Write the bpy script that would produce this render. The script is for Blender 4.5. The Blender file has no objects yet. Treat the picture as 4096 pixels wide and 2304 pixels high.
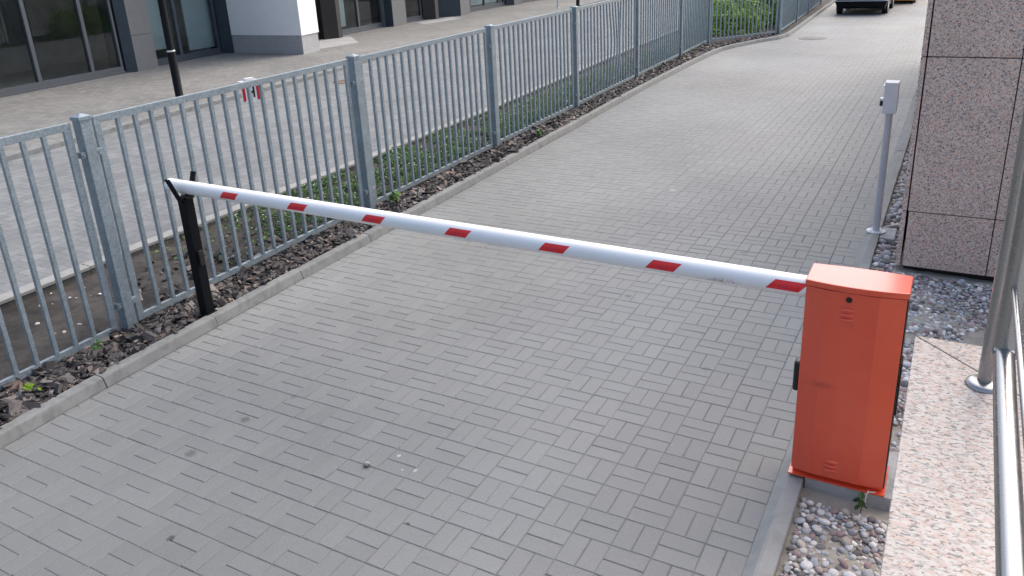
import bpy, bmesh, math, random
import numpy as np
from mathutils import Vector, Matrix

# ------------------------------------------------------------------ camera, sky, sun, exposure
S = bpy.context.scene
col = S.collection
random.seed(7)
rng = np.random.default_rng(11)
PI = math.pi

CAM = Vector((1.7539, -3.4257, 2.6932))
PITCH, ROLL, YAW = 0.3478, -0.0514, -0.5172
def cam_axes():
    cy, sy = math.cos(YAW), math.sin(YAW)
    f = Vector((sy*math.cos(PITCH), cy*math.cos(PITCH), -math.sin(PITCH)))
    r = Vector((cy, -sy, 0)); u = r.cross(f)
    return (math.cos(ROLL)*r + math.sin(ROLL)*u, -math.sin(ROLL)*r + math.cos(ROLL)*u, f)
_r, _u, _f = cam_axes()
cd = bpy.data.cameras.new('camera'); cam = bpy.data.objects.new('camera', cd); col.objects.link(cam)
cam.matrix_world = Matrix(((_r.x, _u.x, -_f.x, CAM.x), (_r.y, _u.y, -_f.y, CAM.y), (_r.z, _u.z, -_f.z, CAM.z), (0, 0, 0, 1)))
cd.sensor_width = 36; cd.lens = 36*3170.46/4096; cd.shift_y = -214/4096
cd.clip_start = 0.05; cd.clip_end = 800
S.camera = cam

SUN_AZ = math.radians(22)      # clockwise from +Y towards +X
SUN_EL = math.radians(50)
w = bpy.data.worlds.new('World'); S.world = w; w.use_nodes = True
nt = w.node_tree; sky = nt.nodes.new('ShaderNodeTexSky'); sky.sky_type = 'NISHITA'; sky.sun_disc = False
sky.sun_elevation = SUN_EL; sky.sun_rotation = SUN_AZ; sky.dust_density = 5.0; sky.air_density = 1.0; sky.ozone_density = 0.6
bg = nt.nodes['Background']; bg.inputs[1].default_value = 0.15
nt.links.new(sky.outputs[0], bg.inputs[0])
sl = bpy.data.lights.new('sun', 'SUN'); sl.energy = 0.75; sl.angle = math.radians(95); sl.color = (1.0, 0.985, 0.965)
so = bpy.data.objects.new('sun', sl); col.objects.link(so)
sd = Vector((math.sin(SUN_AZ)*math.cos(SUN_EL), math.cos(SUN_AZ)*math.cos(SUN_EL), math.sin(SUN_EL)))
so.rotation_euler = (-sd).to_track_quat('-Z', 'Y').to_euler(); so.location = (20, 20, 30)
S.view_settings.view_transform = 'Standard'; S.view_settings.look = 'None'
S.view_settings.exposure = 0.9; S.view_settings.gamma = 1.0
S.render.engine = 'CYCLES'; S.cycles.use_denoising = True

# ------------------------------------------------------------------ materials
def newmat(name):
    m = bpy.data.materials.new(name); m.use_nodes = True
    return m, m.node_tree, m.node_tree.nodes['Principled BSDF']
def nd(t, typ, **kw):
    n = t.nodes.new(typ)
    for k, v in kw.items():
        if k in n.inputs: n.inputs[k].default_value = v
        else: setattr(n, k, v)
    return n
def ramp(t, src, stops):
    r = t.nodes.new('ShaderNodeValToRGB'); e = r.color_ramp.elements
    while len(e) < len(stops): e.new(0.5)
    for i, (p, c) in enumerate(stops):
        e[i].position = p; e[i].color = (*c, 1) if len(c) == 3 else c
    t.links.new(src, r.inputs[0]); return r.outputs[0]
def mul(t, a, b, f=1.0, mode='MULTIPLY'):
    n = t.nodes.new('ShaderNodeMix'); n.data_type = 'RGBA'; n.blend_type = mode
    n.inputs[0].default_value = f
    for s, i in ((a, 6), (b, 7)):
        if hasattr(s, 'is_output'): t.links.new(s, n.inputs[i])
        else: n.inputs[i].default_value = (*s, 1)
    return n.outputs[2]
def noise(t, co, scale, detail=4, rough=.55, dist=0):
    n = nd(t, 'ShaderNodeTexNoise', Scale=scale, Detail=detail, Roughness=rough, Distortion=dist)
    t.links.new(co, n.inputs['Vector']); return n.outputs[0]
def bump(t, b, h, strength, dist):
    n = nd(t, 'ShaderNodeBump', Strength=strength, Distance=dist)
    t.links.new(h, n.inputs['Height']); t.links.new(n.outputs[0], b.inputs['Normal']); return n
def gcoord(t):
    return t.nodes.new('ShaderNodeNewGeometry').outputs['Position']
def g3(a, b): return ((a,)*3, (b,)*3)

def simple(name, c, rough=.5, metal=0, var=.06, vscale=6, bumps=0, bscale=200, spec=.5, coat=0):
    m, t, b = newmat(name)
    co = gcoord(t); n = noise(t, co, vscale, 5)
    cc = ramp(t, n, [(.3, tuple(x*(1-var) for x in c)), (.7, tuple(min(1, x*(1+var)) for x in c))])
    t.links.new(cc, b.inputs['Base Color'])
    b.inputs['Roughness'].default_value = rough; b.inputs['Metallic'].default_value = metal
    b.inputs['Specular IOR Level'].default_value = spec
    if coat: b.inputs['Coat Weight'].default_value = coat; b.inputs['Coat Roughness'].default_value = .2
    if bumps: bump(t, b, noise(t, co, bscale, 3), bumps, .002)
    return m
def attr_mat(name, rough=.8, speck=.18, sscale=350, big=.12, bscale=.7, bumps=.3, bumpscale=400, spec=.3, aname='tone', bdist=.002):
    m, t, b = newmat(name); co = gcoord(t)
    a = nd(t, 'ShaderNodeAttribute', attribute_name=aname)
    n1 = ramp(t, noise(t, co, sscale, 2, .7), [(.3, (1-speck,)*3), (.7, (1+speck,)*3)])
    n2 = ramp(t, noise(t, co, bscale, 5, .6), [(.3, (1-big, 1-big, 1-big*.85)), (.7, (1+big, 1+big, 1+big*.8))])
    c = mul(t, mul(t, a.outputs[0], n1), n2)
    t.links.new(c, b.inputs['Base Color']); b.inputs['Roughness'].default_value = rough
    b.inputs['Specular IOR Level'].default_value = spec
    if bumps: bump(t, b, noise(t, co, bumpscale, 3, .7), bumps, bdist)
    return m

M = {}
M['paver'] = attr_mat('paver_concrete', .62, .22, 240, .07, .55, .35, 300, spec=.5)
def spots(m, pts):
    """worn-in stains at fixed places: (x, y, radius, tint, amount)"""
    t = m.node_tree; b = t.nodes['Principled BSDF']; src = b.inputs['Base Color'].links[0].from_socket; co = gcoord(t)
    wob = nd(t, 'ShaderNodeTexNoise', Scale=45, Detail=4); t.links.new(co, wob.inputs['Vector'])
    for x, y, r, tint, amt in pts:
        v = nd(t, 'ShaderNodeVectorMath', operation='DISTANCE'); v.inputs[1].default_value = (x, y, 0); t.links.new(co, v.inputs[0])
        a = nd(t, 'ShaderNodeMath', operation='MULTIPLY_ADD'); a.inputs[1].default_value = r*1.6; t.links.new(wob.outputs[0], a.inputs[0]); t.links.new(v.outputs['Value'], a.inputs[2])
        mr = nd(t, 'ShaderNodeMapRange'); mr.inputs[1].default_value = r*1.45; mr.inputs[2].default_value = r*1.9; mr.inputs[3].default_value = amt; mr.inputs[4].default_value = 0
        t.links.new(a.outputs[0], mr.inputs[0])
        n = t.nodes.new('ShaderNodeMix'); n.data_type = 'RGBA'; t.links.new(mr.outputs[0], n.inputs[0]); t.links.new(src, n.inputs[6]); n.inputs[7].default_value = (*tint, 1); src = n.outputs[2]
    t.links.new(src, b.inputs['Base Color'])
DK = (.07, .07, .068); WH = (.55, .55, .53)
spots(M['paver'], [(-1.867, -.551, .032, DK, .75), (-1.891, -.945, .036, DK, .7), (-1.773, -.216, .02, DK, .6), (-1.393, -1.495, .022, (.02, .02, .02), .8), (-.373, -.891, .012, (.03, .03, .03), .8),
    (-.754, -.447, .012, WH, .55), (-.80, -.36, .007, WH, .6), (-.591, -.521, .013, WH, .5), (-.66, -.545, .006, WH, .6), (.29, 3.369, .045, DK, .5), (-.338, 2.092, .03, (.05, .05, .05), .6), (-1.1, 3.1, .05, DK, .35), (.2, 6.2, .06, DK, .4), (-.9, 5.0, .04, WH, .35), (.55, 1.2, .03, DK, .4), (-2.3, 1.6, .03, DK, .5)])
M['pebble'] = attr_mat('pebble_stone', .75, .16, 90, .05, 3, .3, 160)
M['bark'] = attr_mat('bark_chip', .62, .4, 70, .1, 3, .6, 90, spec=.5, bdist=.006)
M['leaf'] = attr_mat('leaf_green', .5, .12, 30, .15, 1.5, 0, spec=.35)
def leafy(m):
    t = m.node_tree; b = t.nodes['Principled BSDF']
    tr = nd(t, 'ShaderNodeBsdfTranslucent'); mx = nd(t, 'ShaderNodeMixShader'); mx.inputs[0].default_value = .3
    src = b.inputs['Base Color'].links[0].from_socket
    t.links.new(src, tr.inputs[0]); out = t.nodes['Material Output']
    t.links.new(b.outputs[0], mx.inputs[1]); t.links.new(tr.outputs[0], mx.inputs[2]); t.links.new(mx.outputs[0], out.inputs[0])
leafy(M['leaf'])
def concrete(name, c, var=.12, bumps=.4, stain=.25):
    m, t, b = newmat(name); co = gcoord(t)
    n1 = ramp(t, noise(t, co, 320, 2, .7), [(.3, (.86,)*3), (.7, (1.14,)*3)])
    n2 = ramp(t, noise(t, co, 1.7, 6, .65), [(.3, tuple(x*(1-var) for x in c)), (.7, tuple(x*(1+var) for x in c))])
    n3 = ramp(t, noise(t, co, 9, 6, .7, .5), [(.35, (1-stain,)*3), (.55, (1,)*3)])
    t.links.new(mul(t, mul(t, n2, n1), n3), b.inputs['Base Color'])
    b.inputs['Roughness'].default_value = .88; b.inputs['Specular IOR Level'].default_value = .3
    bump(t, b, noise(t, co, 180, 4, .7), bumps, .003); return m
M['kerb'] = concrete('kerb_concrete', (.218, .228, .226))
M['kerb2'] = concrete('pale_kerb_concrete', (.30, .305, .295), .1, .3, .15)
M['darkconc'] = concrete('dark_kerb_concrete', (.095, .095, .09), .2, .5, .3)  # darker tone for the side face of the street edge kerb
M['joint'] = concrete('joint_sand', (.15, .152, .148), .35, .6, .3)
M['pad'] = concrete('pad_concrete', (.36, .375, .38), .12, .6, .22)
M['sandbed'] = concrete('sandy_ground', (.34, .32, .275), .2, .9, .25)
M['soil'] = concrete('dry_soil', (.060, .055, .050), .6, 1.0, .45)
def galv():
    m, t, b = newmat('galvanised_steel'); co = gcoord(t)
    v = nd(t, 'ShaderNodeTexVoronoi', Scale=110); t.links.new(co, v.inputs['Vector'])
    sp = ramp(t, v.outputs['Color'], [(.2, (.225, .280, .315)), (.8, (.325, .385, .425))])
    n = ramp(t, noise(t, co, 7, 6, .7), [(.3, (.84,)*3), (.7, (1.1,)*3)])
    t.links.new(mul(t, sp, n), b.inputs['Base Color'])
    b.inputs['Metallic'].default_value = .45
    t.links.new(ramp(t, v.outputs['Color'], [(.2, (.42,)*3), (.8, (.6,)*3)]), b.inputs['Roughness'])
    bump(t, b, noise(t, co, 260, 2), .12, .001); return m
M['galv'] = galv()
M['white'] = simple('white_enamel', (.80, .81, .81), .38, var=.03, vscale=4)
M['whitebox'] = simple('light_grey_powder_coat', (.70, .71, .73), .45, var=.03, vscale=8, bumps=.1)
M['greytube'] = simple('grey_painted_tube', (.50, .51, .54), .45, var=.05, vscale=9)
M['black'] = simple('black_paint', (.004, .005, .007), .55, var=.2, spec=.15)
M['blackpl'] = simple('black_plastic', (.012, .012, .014), .35, var=.2)
M['silver'] = simple('bright_band', (.7, .7, .7), .3, .6)
def orange():
    m, t, b = newmat('orange_red_paint'); co = gcoord(t)
    n = ramp(t, noise(t, co, 3.2, 6, .7), [(.3, (.74, .078, .029)), (.7, (.80, .098, .040))])
    st = ramp(t, noise(t, co, 11, 7, .75, 1.2), [(.27, (.55, .5, .5)), (.36, (1, 1, 1))])
    # dirt scuff at a fixed place on the door
    mp = nd(t, 'ShaderNodeVectorMath', operation='SUBTRACT'); mp.inputs[1].default_value = (1.37, .205, .625)
    t.links.new(co, mp.inputs[0])
    sc = nd(t, 'ShaderNodeVectorMath', operation='MULTIPLY'); sc.inputs[1].default_value = (7, 3, 22); t.links.new(mp.outputs[0], sc.inputs[0])
    ln = nd(t, 'ShaderNodeVectorMath', operation='LENGTH'); t.links.new(sc.outputs[0], ln.inputs[0])
    mr = nd(t, 'ShaderNodeMapRange'); mr.inputs[1].default_value = 0; mr.inputs[2].default_value = 1; mr.inputs[3].default_value = .27; mr.inputs[4].default_value = 0
    t.links.new(ln.outputs['Value'], mr.inputs[0])
    st2 = nd(t, 'ShaderNodeVectorMath', operation='MULTIPLY'); st2.inputs[1].default_value = (.45, 1, 2.2); t.links.new(co, st2.inputs[0]); nn = noise(t, st2.outputs[0], 110, 6, .85); ad = nd(t, 'ShaderNodeMath', operation='ADD'); t.links.new(nn, ad.inputs[0]); t.links.new(mr.outputs[0], ad.inputs[1])
    scf = ramp(t, ad.outputs[0], [(.66, (1, 1, 1)), (.80, (.45, .36, .34))])
    t.links.new(mul(t, mul(t, n, st, .6), scf), b.inputs['Base Color'])
    b.inputs['Roughness'].default_value = .40; b.inputs['Coat Weight'].default_value = 1; b.inputs['Coat Roughness'].default_value = .16
    bump(t, b, noise(t, co, 420, 2), .1, .001); return m
M['orange'] = orange()
M['sticker'] = simple('red_reflective_sticker', (.76, .022, .026), .32, var=.08, vscale=30)
M['stickertext'] = simple('purple_print', (.42, .05, .16), .5)
def granite(name, cols, s1, rough, stain=.12, bumps=.05, interp='CONSTANT', fineamp=.2):
    m, t, b = newmat(name); co = gcoord(t)
    v = nd(t, 'ShaderNodeTexVoronoi', Scale=s1); 
    dist = nd(t, 'ShaderNodeTexNoise', Scale=s1*.7, Detail=2); t.links.new(co, dist.inputs['Vector'])
    av = nd(t, 'ShaderNodeVectorMath', operation='SCALE'); av.inputs['Scale'].default_value = 1.6/s1; t.links.new(dist.outputs['Color'], av.inputs[0])
    ad = nd(t, 'ShaderNodeVectorMath', operation='ADD'); t.links.new(co, ad.inputs[0]); t.links.new(av.outputs[0], ad.inputs[1]); t.links.new(ad.outputs[0], v.inputs['Vector'])
    sepc = nd(t, 'ShaderNodeSeparateColor'); t.links.new(v.outputs['Color'], sepc.inputs[0])
    r = t.nodes.new('ShaderNodeValToRGB'); r.color_ramp.interpolation = interp; e = r.color_ramp.elements
    while len(e) < len(cols): e.new(.5)
    for i, (p, c) in enumerate(cols): e[i].position = p; e[i].color = (*c, 1)
    t.links.new(sepc.outputs[0], r.inputs[0])
    fine = ramp(t, noise(t, co, s1*3, 2, .7), [(.3, (1-fineamp,)*3), (.7, (1+fineamp,)*3)])
    big = ramp(t, noise(t, co, 1.3, 5, .6), [(.3, (1-stain,)*3), (.7, (1+stain*.5,)*3)])
    t.links.new(mul(t, mul(t, r.outputs[0], fine), big), b.inputs['Base Color'])
    b.inputs['Roughness'].default_value = rough
    if bumps: bump(t, b, noise(t, co, s1*2, 2), bumps, .002)
    return m
M['granite'] = granite('pink_granite_cladding', [(0, (.055, .055, .062)), (.16, (.15, .14, .145)), (.30, (.235, .165, .15)), (.62, (.27, .215, .205)), (.84, (.20, .175, .175))], 105, .55, .14)
def mottled(name, base, pink, grey, dark, sc, rough, stretch=(1, 1, 1), cover=(.44, .50)):
    m, t, b = newmat(name); co0 = gcoord(t)
    st = nd(t, 'ShaderNodeVectorMath', operation='MULTIPLY'); st.inputs[1].default_value = stretch; t.links.new(co0, st.inputs[0]); co = st.outputs[0]
    def mixf(a, c, src, lo, hi):
        n = t.nodes.new('ShaderNodeMix'); n.data_type = 'RGBA'
        f = ramp(t, src, [(lo, (0, 0, 0)), (hi, (1, 1, 1))]); t.links.new(f, n.inputs[0])
        for s_, i in ((a, 6), (c, 7)):
            if hasattr(s_, 'is_output'): t.links.new(s_, n.inputs[i])
            else: n.inputs[i].default_value = (*s_, 1)
        return n.outputs[2]
    c = mixf(base, pink, noise(t, co, sc, 3, .6, .4), .46, .56)
    o1 = nd(t, 'ShaderNodeVectorMath', operation='ADD'); o1.inputs[1].default_value = (5.3, 2.1, 9.7); t.links.new(co, o1.inputs[0])
    c = mixf(c, grey, noise(t, o1.outputs[0], sc*1.3, 3, .65, .6), .54, .60)
    o2 = nd(t, 'ShaderNodeVectorMath', operation='ADD'); o2.inputs[1].default_value = (1.3, 7.1, 3.7); t.links.new(co, o2.inputs[0])
    c = mixf(dark, c, noise(t, o2.outputs[0], sc*1.7, 3, .65, .8), cover[0]-.05, cover[0])
    big = ramp(t, noise(t, co0, 1.6, 5, .6), [(.3, (.88,)*3), (.7, (1.06,)*3)])
    t.links.new(mul(t, c, big), b.inputs['Base Color']); b.inputs['Roughness'].default_value = rough
    return m
M['coping'] = mottled('polished_pink_granite', (.37, .355, .345), (.355, .275, .245), (.225, .225, .225), (.085, .085, .09), 40, .36, (.8, 1.5, 1), (.455,))
M['granite'] = mottled('pink_granite_cladding', (.74, .62, .54), (.72, .48, .37), (.40, .365, .35), (.10, .095, .095), 54, .5, (1, 1, 1), (.45,))
def steel():
    m, t, b = newmat('brushed_stainless_steel'); co = gcoord(t)
    b.inputs['Base Color'].default_value = (.37, .368, .365, 1)
    b.inputs['Metallic'].default_value = 1
    t.links.new(ramp(t, noise(t, co, 30, 4), [(.3, (.22,)*3), (.7, (.30,)*3)]), b.inputs['Roughness']); return m
M['steel'] = steel()
M['anth'] = simple('anthracite_frame', (.075, .085, .10), .45, var=.06)
M['darkpanel'] = simple('dark_blue_grey_panel', (.028, .042, .058), .4, var=.1)
M['panel'] = simple('grey_cladding_panel', (.15, .155, .16), .6, var=.06, bumps=.1)
M['render'] = simple('white_render', (.88, .885, .89), .9, var=.02, vscale=3, bumps=.15, bscale=120)
M['plinth'] = concrete('plinth_stone', (.40, .405, .41), .06, .3, .1)
M['blackcol'] = simple('black_cladding', (.012, .012, .013), .35)
M['bronze'] = simple('dark_bronze_edge', (.06, .055, .05), .45)
M['inside'] = simple('dim_interior', (.17, .15, .14), .9, var=.25, vscale=1.5)
M['blind'] = simple('pale_blind', (.70, .77, .77), .8, var=.08, vscale=2)
M['floorin'] = simple('interior_floor', (.10, .085, .075), .5, var=.2)
def glass():
    m, t, b = newmat('window_glass'); out = t.nodes['Material Output']; t.nodes.remove(b)
    tr = nd(t, 'ShaderNodeBsdfTransparent'); tr.inputs[0].default_value = (.80, .84, .84, 1)
    gl = nd(t, 'ShaderNodeBsdfGlossy'); gl.inputs['Roughness'].default_value = .015; gl.inputs[0].default_value = (.55, .57, .58, 1)
    lw = nd(t, 'ShaderNodeLayerWeight', Blend=.5); mx = nd(t, 'ShaderNodeMixShader')
    pw = nd(t, 'ShaderNodeMath', operation='POWER'); pw.inputs[1].default_value = 4.5; t.links.new(lw.outputs['Facing'], pw.inputs[0])
    ad = nd(t, 'ShaderNodeMath', operation='MULTIPLY_ADD'); ad.inputs[1].default_value = .9; ad.inputs[2].default_value = .06
    t.links.new(pw.outputs[0], ad.inputs[0]); t.links.new(ad.outputs[0], mx.inputs[0])
    t.links.new(tr.outputs[0], mx.inputs[1]); t.links.new(gl.outputs[0], mx.inputs[2]); t.links.new(mx.outputs[0], out.inputs[0]); return m
M['glass'] = glass()
def wavy(name, c, sx, sy, rot=0, lo=.72, amp=.0):
    """far paving: small blocks as a brick texture with a little wobble"""
    m, t, b = newmat(name); co = gcoord(t)
    dn = nd(t, 'ShaderNodeTexNoise', Scale=14, Detail=2); t.links.new(co, dn.inputs['Vector'])
    sc = nd(t, 'ShaderNodeVectorMath', operation='SCALE'); sc.inputs['Scale'].default_value = amp; t.links.new(dn.outputs['Color'], sc.inputs[0])
    ad = nd(t, 'ShaderNodeVectorMath', operation='ADD'); t.links.new(co, ad.inputs[0]); t.links.new(sc.outputs[0], ad.inputs[1])
    mp = nd(t, 'ShaderNodeMapping'); mp.inputs['Rotation'].default_value = (0, 0, rot); t.links.new(ad.outputs[0], mp.inputs[0])
    br = nd(t, 'ShaderNodeTexBrick', Scale=1.0); br.inputs['Brick Width'].default_value = sx; br.inputs['Row Height'].default_value = sy
    br.inputs['Mortar Size'].default_value = .006; br.inputs['Mortar Smooth'].default_value = .3
    br.inputs['Color1'].default_value = (*[x*.88 for x in c], 1); br.inputs['Color2'].default_value = (*[x*1.12 for x in c], 1)
    br.inputs['Mortar'].default_value = (*[x*lo for x in c], 1)
    t.links.new(mp.outputs[0], br.inputs['Vector'])
    n1 = ramp(t, noise(t, co, .5, 6, .65), [(.3, (.84, .84, .85)), (.7, (1.12, 1.12, 1.11))])
    n2 = ramp(t, noise(t, co, 5, 6, .75), [(.3, (.86,)*3), (.7, (1.12,)*3)])
    t.links.new(mul(t, mul(t, br.outputs['Color'], n1), n2), b.inputs['Base Color'])
    b.inputs['Roughness'].default_value = .85; b.inputs['Specular IOR Level'].default_value = .3
    bump(t, b, br.outputs['Fac'], -.35, .006); return m
M['street'] = wavy('street_paving', (.195, .208, .214), .2, .165, PI/2, .66, .045)
M['walk'] = wavy('pavement_paving', (.212, .214, .208), .2, .1, 0, .66, .006)
M['far'] = concrete('ground_grey', (.22, .21, .19), .2, .3, .2)
M['rust'] = simple('rusty_iron', (.13, .085, .068), .8, var=.3, vscale=20)
M['iron'] = concrete('manhole_iron', (.20, .20, .195), .1, .5, .1)
M['stone'] = simple('grey_stone', (.3, .29, .27), .9, var=.3, vscale=40)
M['flower'] = simple('white_petal', (.75, .75, .70), .6)
M['stem'] = simple('woody_stem', (.10, .075, .05), .8)
M['carred'] = simple('reddish_brown_car_paint', (.16, .035, .02), .22, var=.03, coat=1)
M['caror'] = simple('orange_car_paint', (.62, .22, .015), .25, var=.03, coat=1)
M['bumper'] = simple('black_bumper_plastic', (.006, .007, .009), .6, spec=.15)
M['bumpedge'] = simple('pale_bumper_trim', (.42, .52, .58), .3, .3)
M['tyre'] = simple('tyre_rubber', (.012, .012, .013), .8)
M['lampred'] = simple('red_lamp_lens', (.4, .01, .01), .2)
M['carglass'] = simple('dark_car_glass', (.01, .012, .014), .06)
M['signred'] = simple('sign_red', (.50, .015, .02), .4)
M['signblack'] = simple('sign_black', (.012, .012, .014), .4)
M['signwhite'] = simple('sign_white', (.72, .73, .73), .45, var=.05, vscale=20)

# ------------------------------------------------------------------ mesh helpers
class MB:
    def __init__(s): s.v = []; s.f = []; s.sm = []; s.tone = []
    def add(s, vs, fs, smooth=False, tone=None):
        o = len(s.v); s.v += [tuple(v) for v in vs]; s.f += [tuple(i+o for i in f) for f in fs]
        s.sm += [smooth]*len(fs)
        s.tone += [tone]*len(fs)
    def box(s, x0, y0, z0, x1, y1, z1, bev=0, rot=0, c=None):
        if bev > 0:
            b = bev; P = []
            X, Y, Z = (x0, x1), (y0, y1), (z0, z1)
            bm = bmesh.new(); bmesh.ops.create_cube(bm, size=1)
            for v in bm.verts: v.co = Vector(((x0+x1)/2+v.co.x*(x1-x0), (y0+y1)/2+v.co.y*(y1-y0), (z0+z1)/2+v.co.z*(z1-z0)))
            bmesh.ops.bevel(bm, geom=bm.edges[:], offset=b, segments=2, affect='EDGES', profile=.5)
            vs = [v.co.copy() for v in bm.verts]; bm.verts.index_update(); fs = [[v.index for v in f.verts] for f in bm.faces]; bm.free()
        else:
            vs = [Vector(p) for p in ((x0, y0, z0), (x1, y0, z0), (x1, y1, z0), (x0, y1, z0), (x0, y0, z1), (x1, y0, z1), (x1, y1, z1), (x0, y1, z1))]
            fs = [(0, 3, 2, 1), (4, 5, 6, 7), (0, 1, 5, 4), (1, 2, 6, 5), (2, 3, 7, 6), (3, 0, 4, 7)]
        if rot:
            ce = Vector(c) if c else Vector(((x0+x1)/2, (y0+y1)/2, 0)); R = Matrix.Rotation(rot, 3, 'Z')
            vs = [R @ (v-ce) + ce for v in vs]
        s.add(vs, fs)
    def obox(s, p, q, wid, z0, z1, side=0, bev=0):
        """box along the plan line p-q, thickness wid; side 0 centred, 1 to the left, -1 to the right"""
        p, q = Vector(p[:2]), Vector(q[:2]); d = (q-p).normalized(); n = Vector((-d.y, d.x))
        a = {0: (-wid/2, wid/2), 1: (0, wid), -1: (-wid, 0)}[side]
        c = [p+n*a[0], q+n*a[0], q+n*a[1], p+n*a[1]]
        s.prism([(v.x, v.y) for v in c], z0, z1)
    def prism(s, pts, z0, z1):
        n = len(pts); a = sum(pts[i][0]*pts[(i+1) % n][1]-pts[(i+1) % n][0]*pts[i][1] for i in range(n))
        if a < 0: pts = pts[::-1]
        vs = [(x, y, z0) for x, y in pts]+[(x, y, z1) for x, y in pts]
        s.add(vs, [tuple(range(n-1, -1, -1)), tuple(range(n, 2*n))]+[(i, (i+1) % n, n+(i+1) % n, n+i) for i in range(n)])
    def tube(s, a, b, r, n=16, r2=None, caps=True):
        a, b = Vector(a), Vector(b); d = (b-a).normalized(); r2 = r if r2 is None else r2
        u = d.orthogonal().normalized(); v = d.cross(u)
        A = [a+(u*math.cos(2*PI*i/n)+v*math.sin(2*PI*i/n))*r for i in range(n)]
        B = [b+(u*math.cos(2*PI*i/n)+v*math.sin(2*PI*i/n))*r2 for i in range(n)]
        s.add(A+B, [(i, (i+1) % n, n+(i+1) % n, n+i) for i in range(n)], True)
        if caps: s.add(A, [tuple(range(n-1, -1, -1))]); s.add(B, [tuple(range(n))])
    def path(s, pts, r, n=14):
        pts = [Vector(p) for p in pts]; rings = []; u = None
        for i, p in enumerate(pts):
            d = (pts[min(i+1, len(pts)-1)]-pts[max(i-1, 0)]).normalized()
            u = d.orthogonal().normalized() if u is None else (u-d*u.dot(d)).normalized(); v = d.cross(u)
            rings.append([p+(u*math.cos(2*PI*k/n)+v*math.sin(2*PI*k/n))*r for k in range(n)])
        vs = [x for q in rings for x in q]
        s.add(vs, [(i*n+k, i*n+(k+1) % n, (i+1)*n+(k+1) % n, (i+1)*n+k) for i in range(len(pts)-1) for k in range(n)], True)
        s.add(rings[0], [tuple(range(n-1, -1, -1))]); s.add(rings[-1], [tuple(range(n))])
    def lathe(s, c, prof, n=28):
        c = Vector(c); vs = []
        for r, z in prof: vs += [c+Vector((r*math.cos(2*PI*k/n), r*math.sin(2*PI*k/n), z)) for k in range(n)]
        s.add(vs, [(i*n+k, i*n+(k+1) % n, (i+1)*n+(k+1) % n, (i+1)*n+k) for i in range(len(prof)-1) for k in range(n)], True)
        s.add(vs[-n:], [tuple(range(n))])
    def build(s, name, mat, parent=None, root=None, loc=None):
        off = Vector((0, 0, 0))
        if loc is not None: off = Vector(loc)
        elif parent is not None:
            p = parent
            while p is not None: off = off+p.location; p = p.parent
        me = bpy.data.meshes.new(name)
        me.from_pydata([Vector(v)-off for v in s.v], [], s.f)
        me.polygons.foreach_set('use_smooth', s.sm)
        if any(t is not None for t in s.tone):
            at = me.attributes.new('tone', 'FLOAT_COLOR', 'FACE')
            at.data.foreach_set('color', np.array([(*(t or (.3, .3, .3)), 1) for t in s.tone], dtype=np.float32).ravel())
        me.materials.append(mat); me.update()
        o = bpy.data.objects.new(name, me); col.objects.link(o)
        if loc is not None: o.location = loc
        if parent is not None: o.parent = parent
        return o
def empty(name, loc, label, cat, group=None):
    o = bpy.data.objects.new(name, None); col.objects.link(o); o.location = loc; o.empty_display_size = .1
    o['label'] = label; o['category'] = cat
    if group: o['group'] = group
    return o
def tag(o, label=None, cat=None, kind=None, group=None):
    for k, v in (('label', label), ('category', cat), ('kind', kind), ('group', group)):
        if v: o[k] = v
    return o
def struct(o): o['kind'] = 'structure'; return o
def raw(name, verts, faces, mat, tone=None, smooth=None):
    """fast mesh from numpy arrays (faces all the same size)"""
    me = bpy.data.meshes.new(name); verts = np.asarray(verts, dtype=np.float32); faces = np.asarray(faces, dtype=np.int32)
    k = faces.shape[1]
    me.vertices.add(len(verts)); me.vertices.foreach_set('co', verts.ravel())
    me.loops.add(faces.size); me.loops.foreach_set('vertex_index', faces.ravel())
    me.polygons.add(len(faces)); me.polygons.foreach_set('loop_start', np.arange(len(faces), dtype=np.int32)*k)
    me.update(calc_edges=True)
    if smooth is not None: me.polygons.foreach_set('use_smooth', np.full(len(faces), smooth))
    if tone is not None:
        at = me.attributes.new('tone', 'FLOAT_COLOR', 'FACE')
        c = np.ones((len(faces), 4), dtype=np.float32); c[:, :3] = tone; at.data.foreach_set('color', c.ravel())
    me.materials.append(mat); me.validate(); me.update()
    o = bpy.data.objects.new(name, me); col.objects.link(o); return o
def interp(path, y):
    return float(np.interp(y, [p[1] for p in path], [p[0] for p in path]))
def sheet(name, pts, z, mat, res=None):
    mb = MB(); n = len(pts)
    a = sum(pts[i][0]*pts[(i+1) % n][1]-pts[(i+1) % n][0]*pts[i][1] for i in range(n))
    if a < 0: pts = pts[::-1]
    mb.add([(x, y, z) for x, y in pts], [tuple(range(n))]); return struct(mb.build(name, mat))
def vnoise(x, y, seed=0):
    """cheap smooth value noise for numpy arrays"""
    xi, yi = np.floor(x).astype(int), np.floor(y).astype(int); fx, fy = x-xi, y-yi
    fx, fy = fx*fx*(3-2*fx), fy*fy*(3-2*fy)
    def h(a, b):
        t = (a*374761393+b*668265263+seed*974711) & 0xffffffff; t = ((t ^ (t >> 13))*1274126177) & 0xffffffff
        return ((t ^ (t >> 16)) & 0xffff)/65535.0
    return (h(xi, yi)*(1-fx)+h(xi+1, yi)*fx)*(1-fy)+(h(xi, yi+1)*(1-fx)+h(xi+1, yi+1)*fx)*fy

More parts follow.
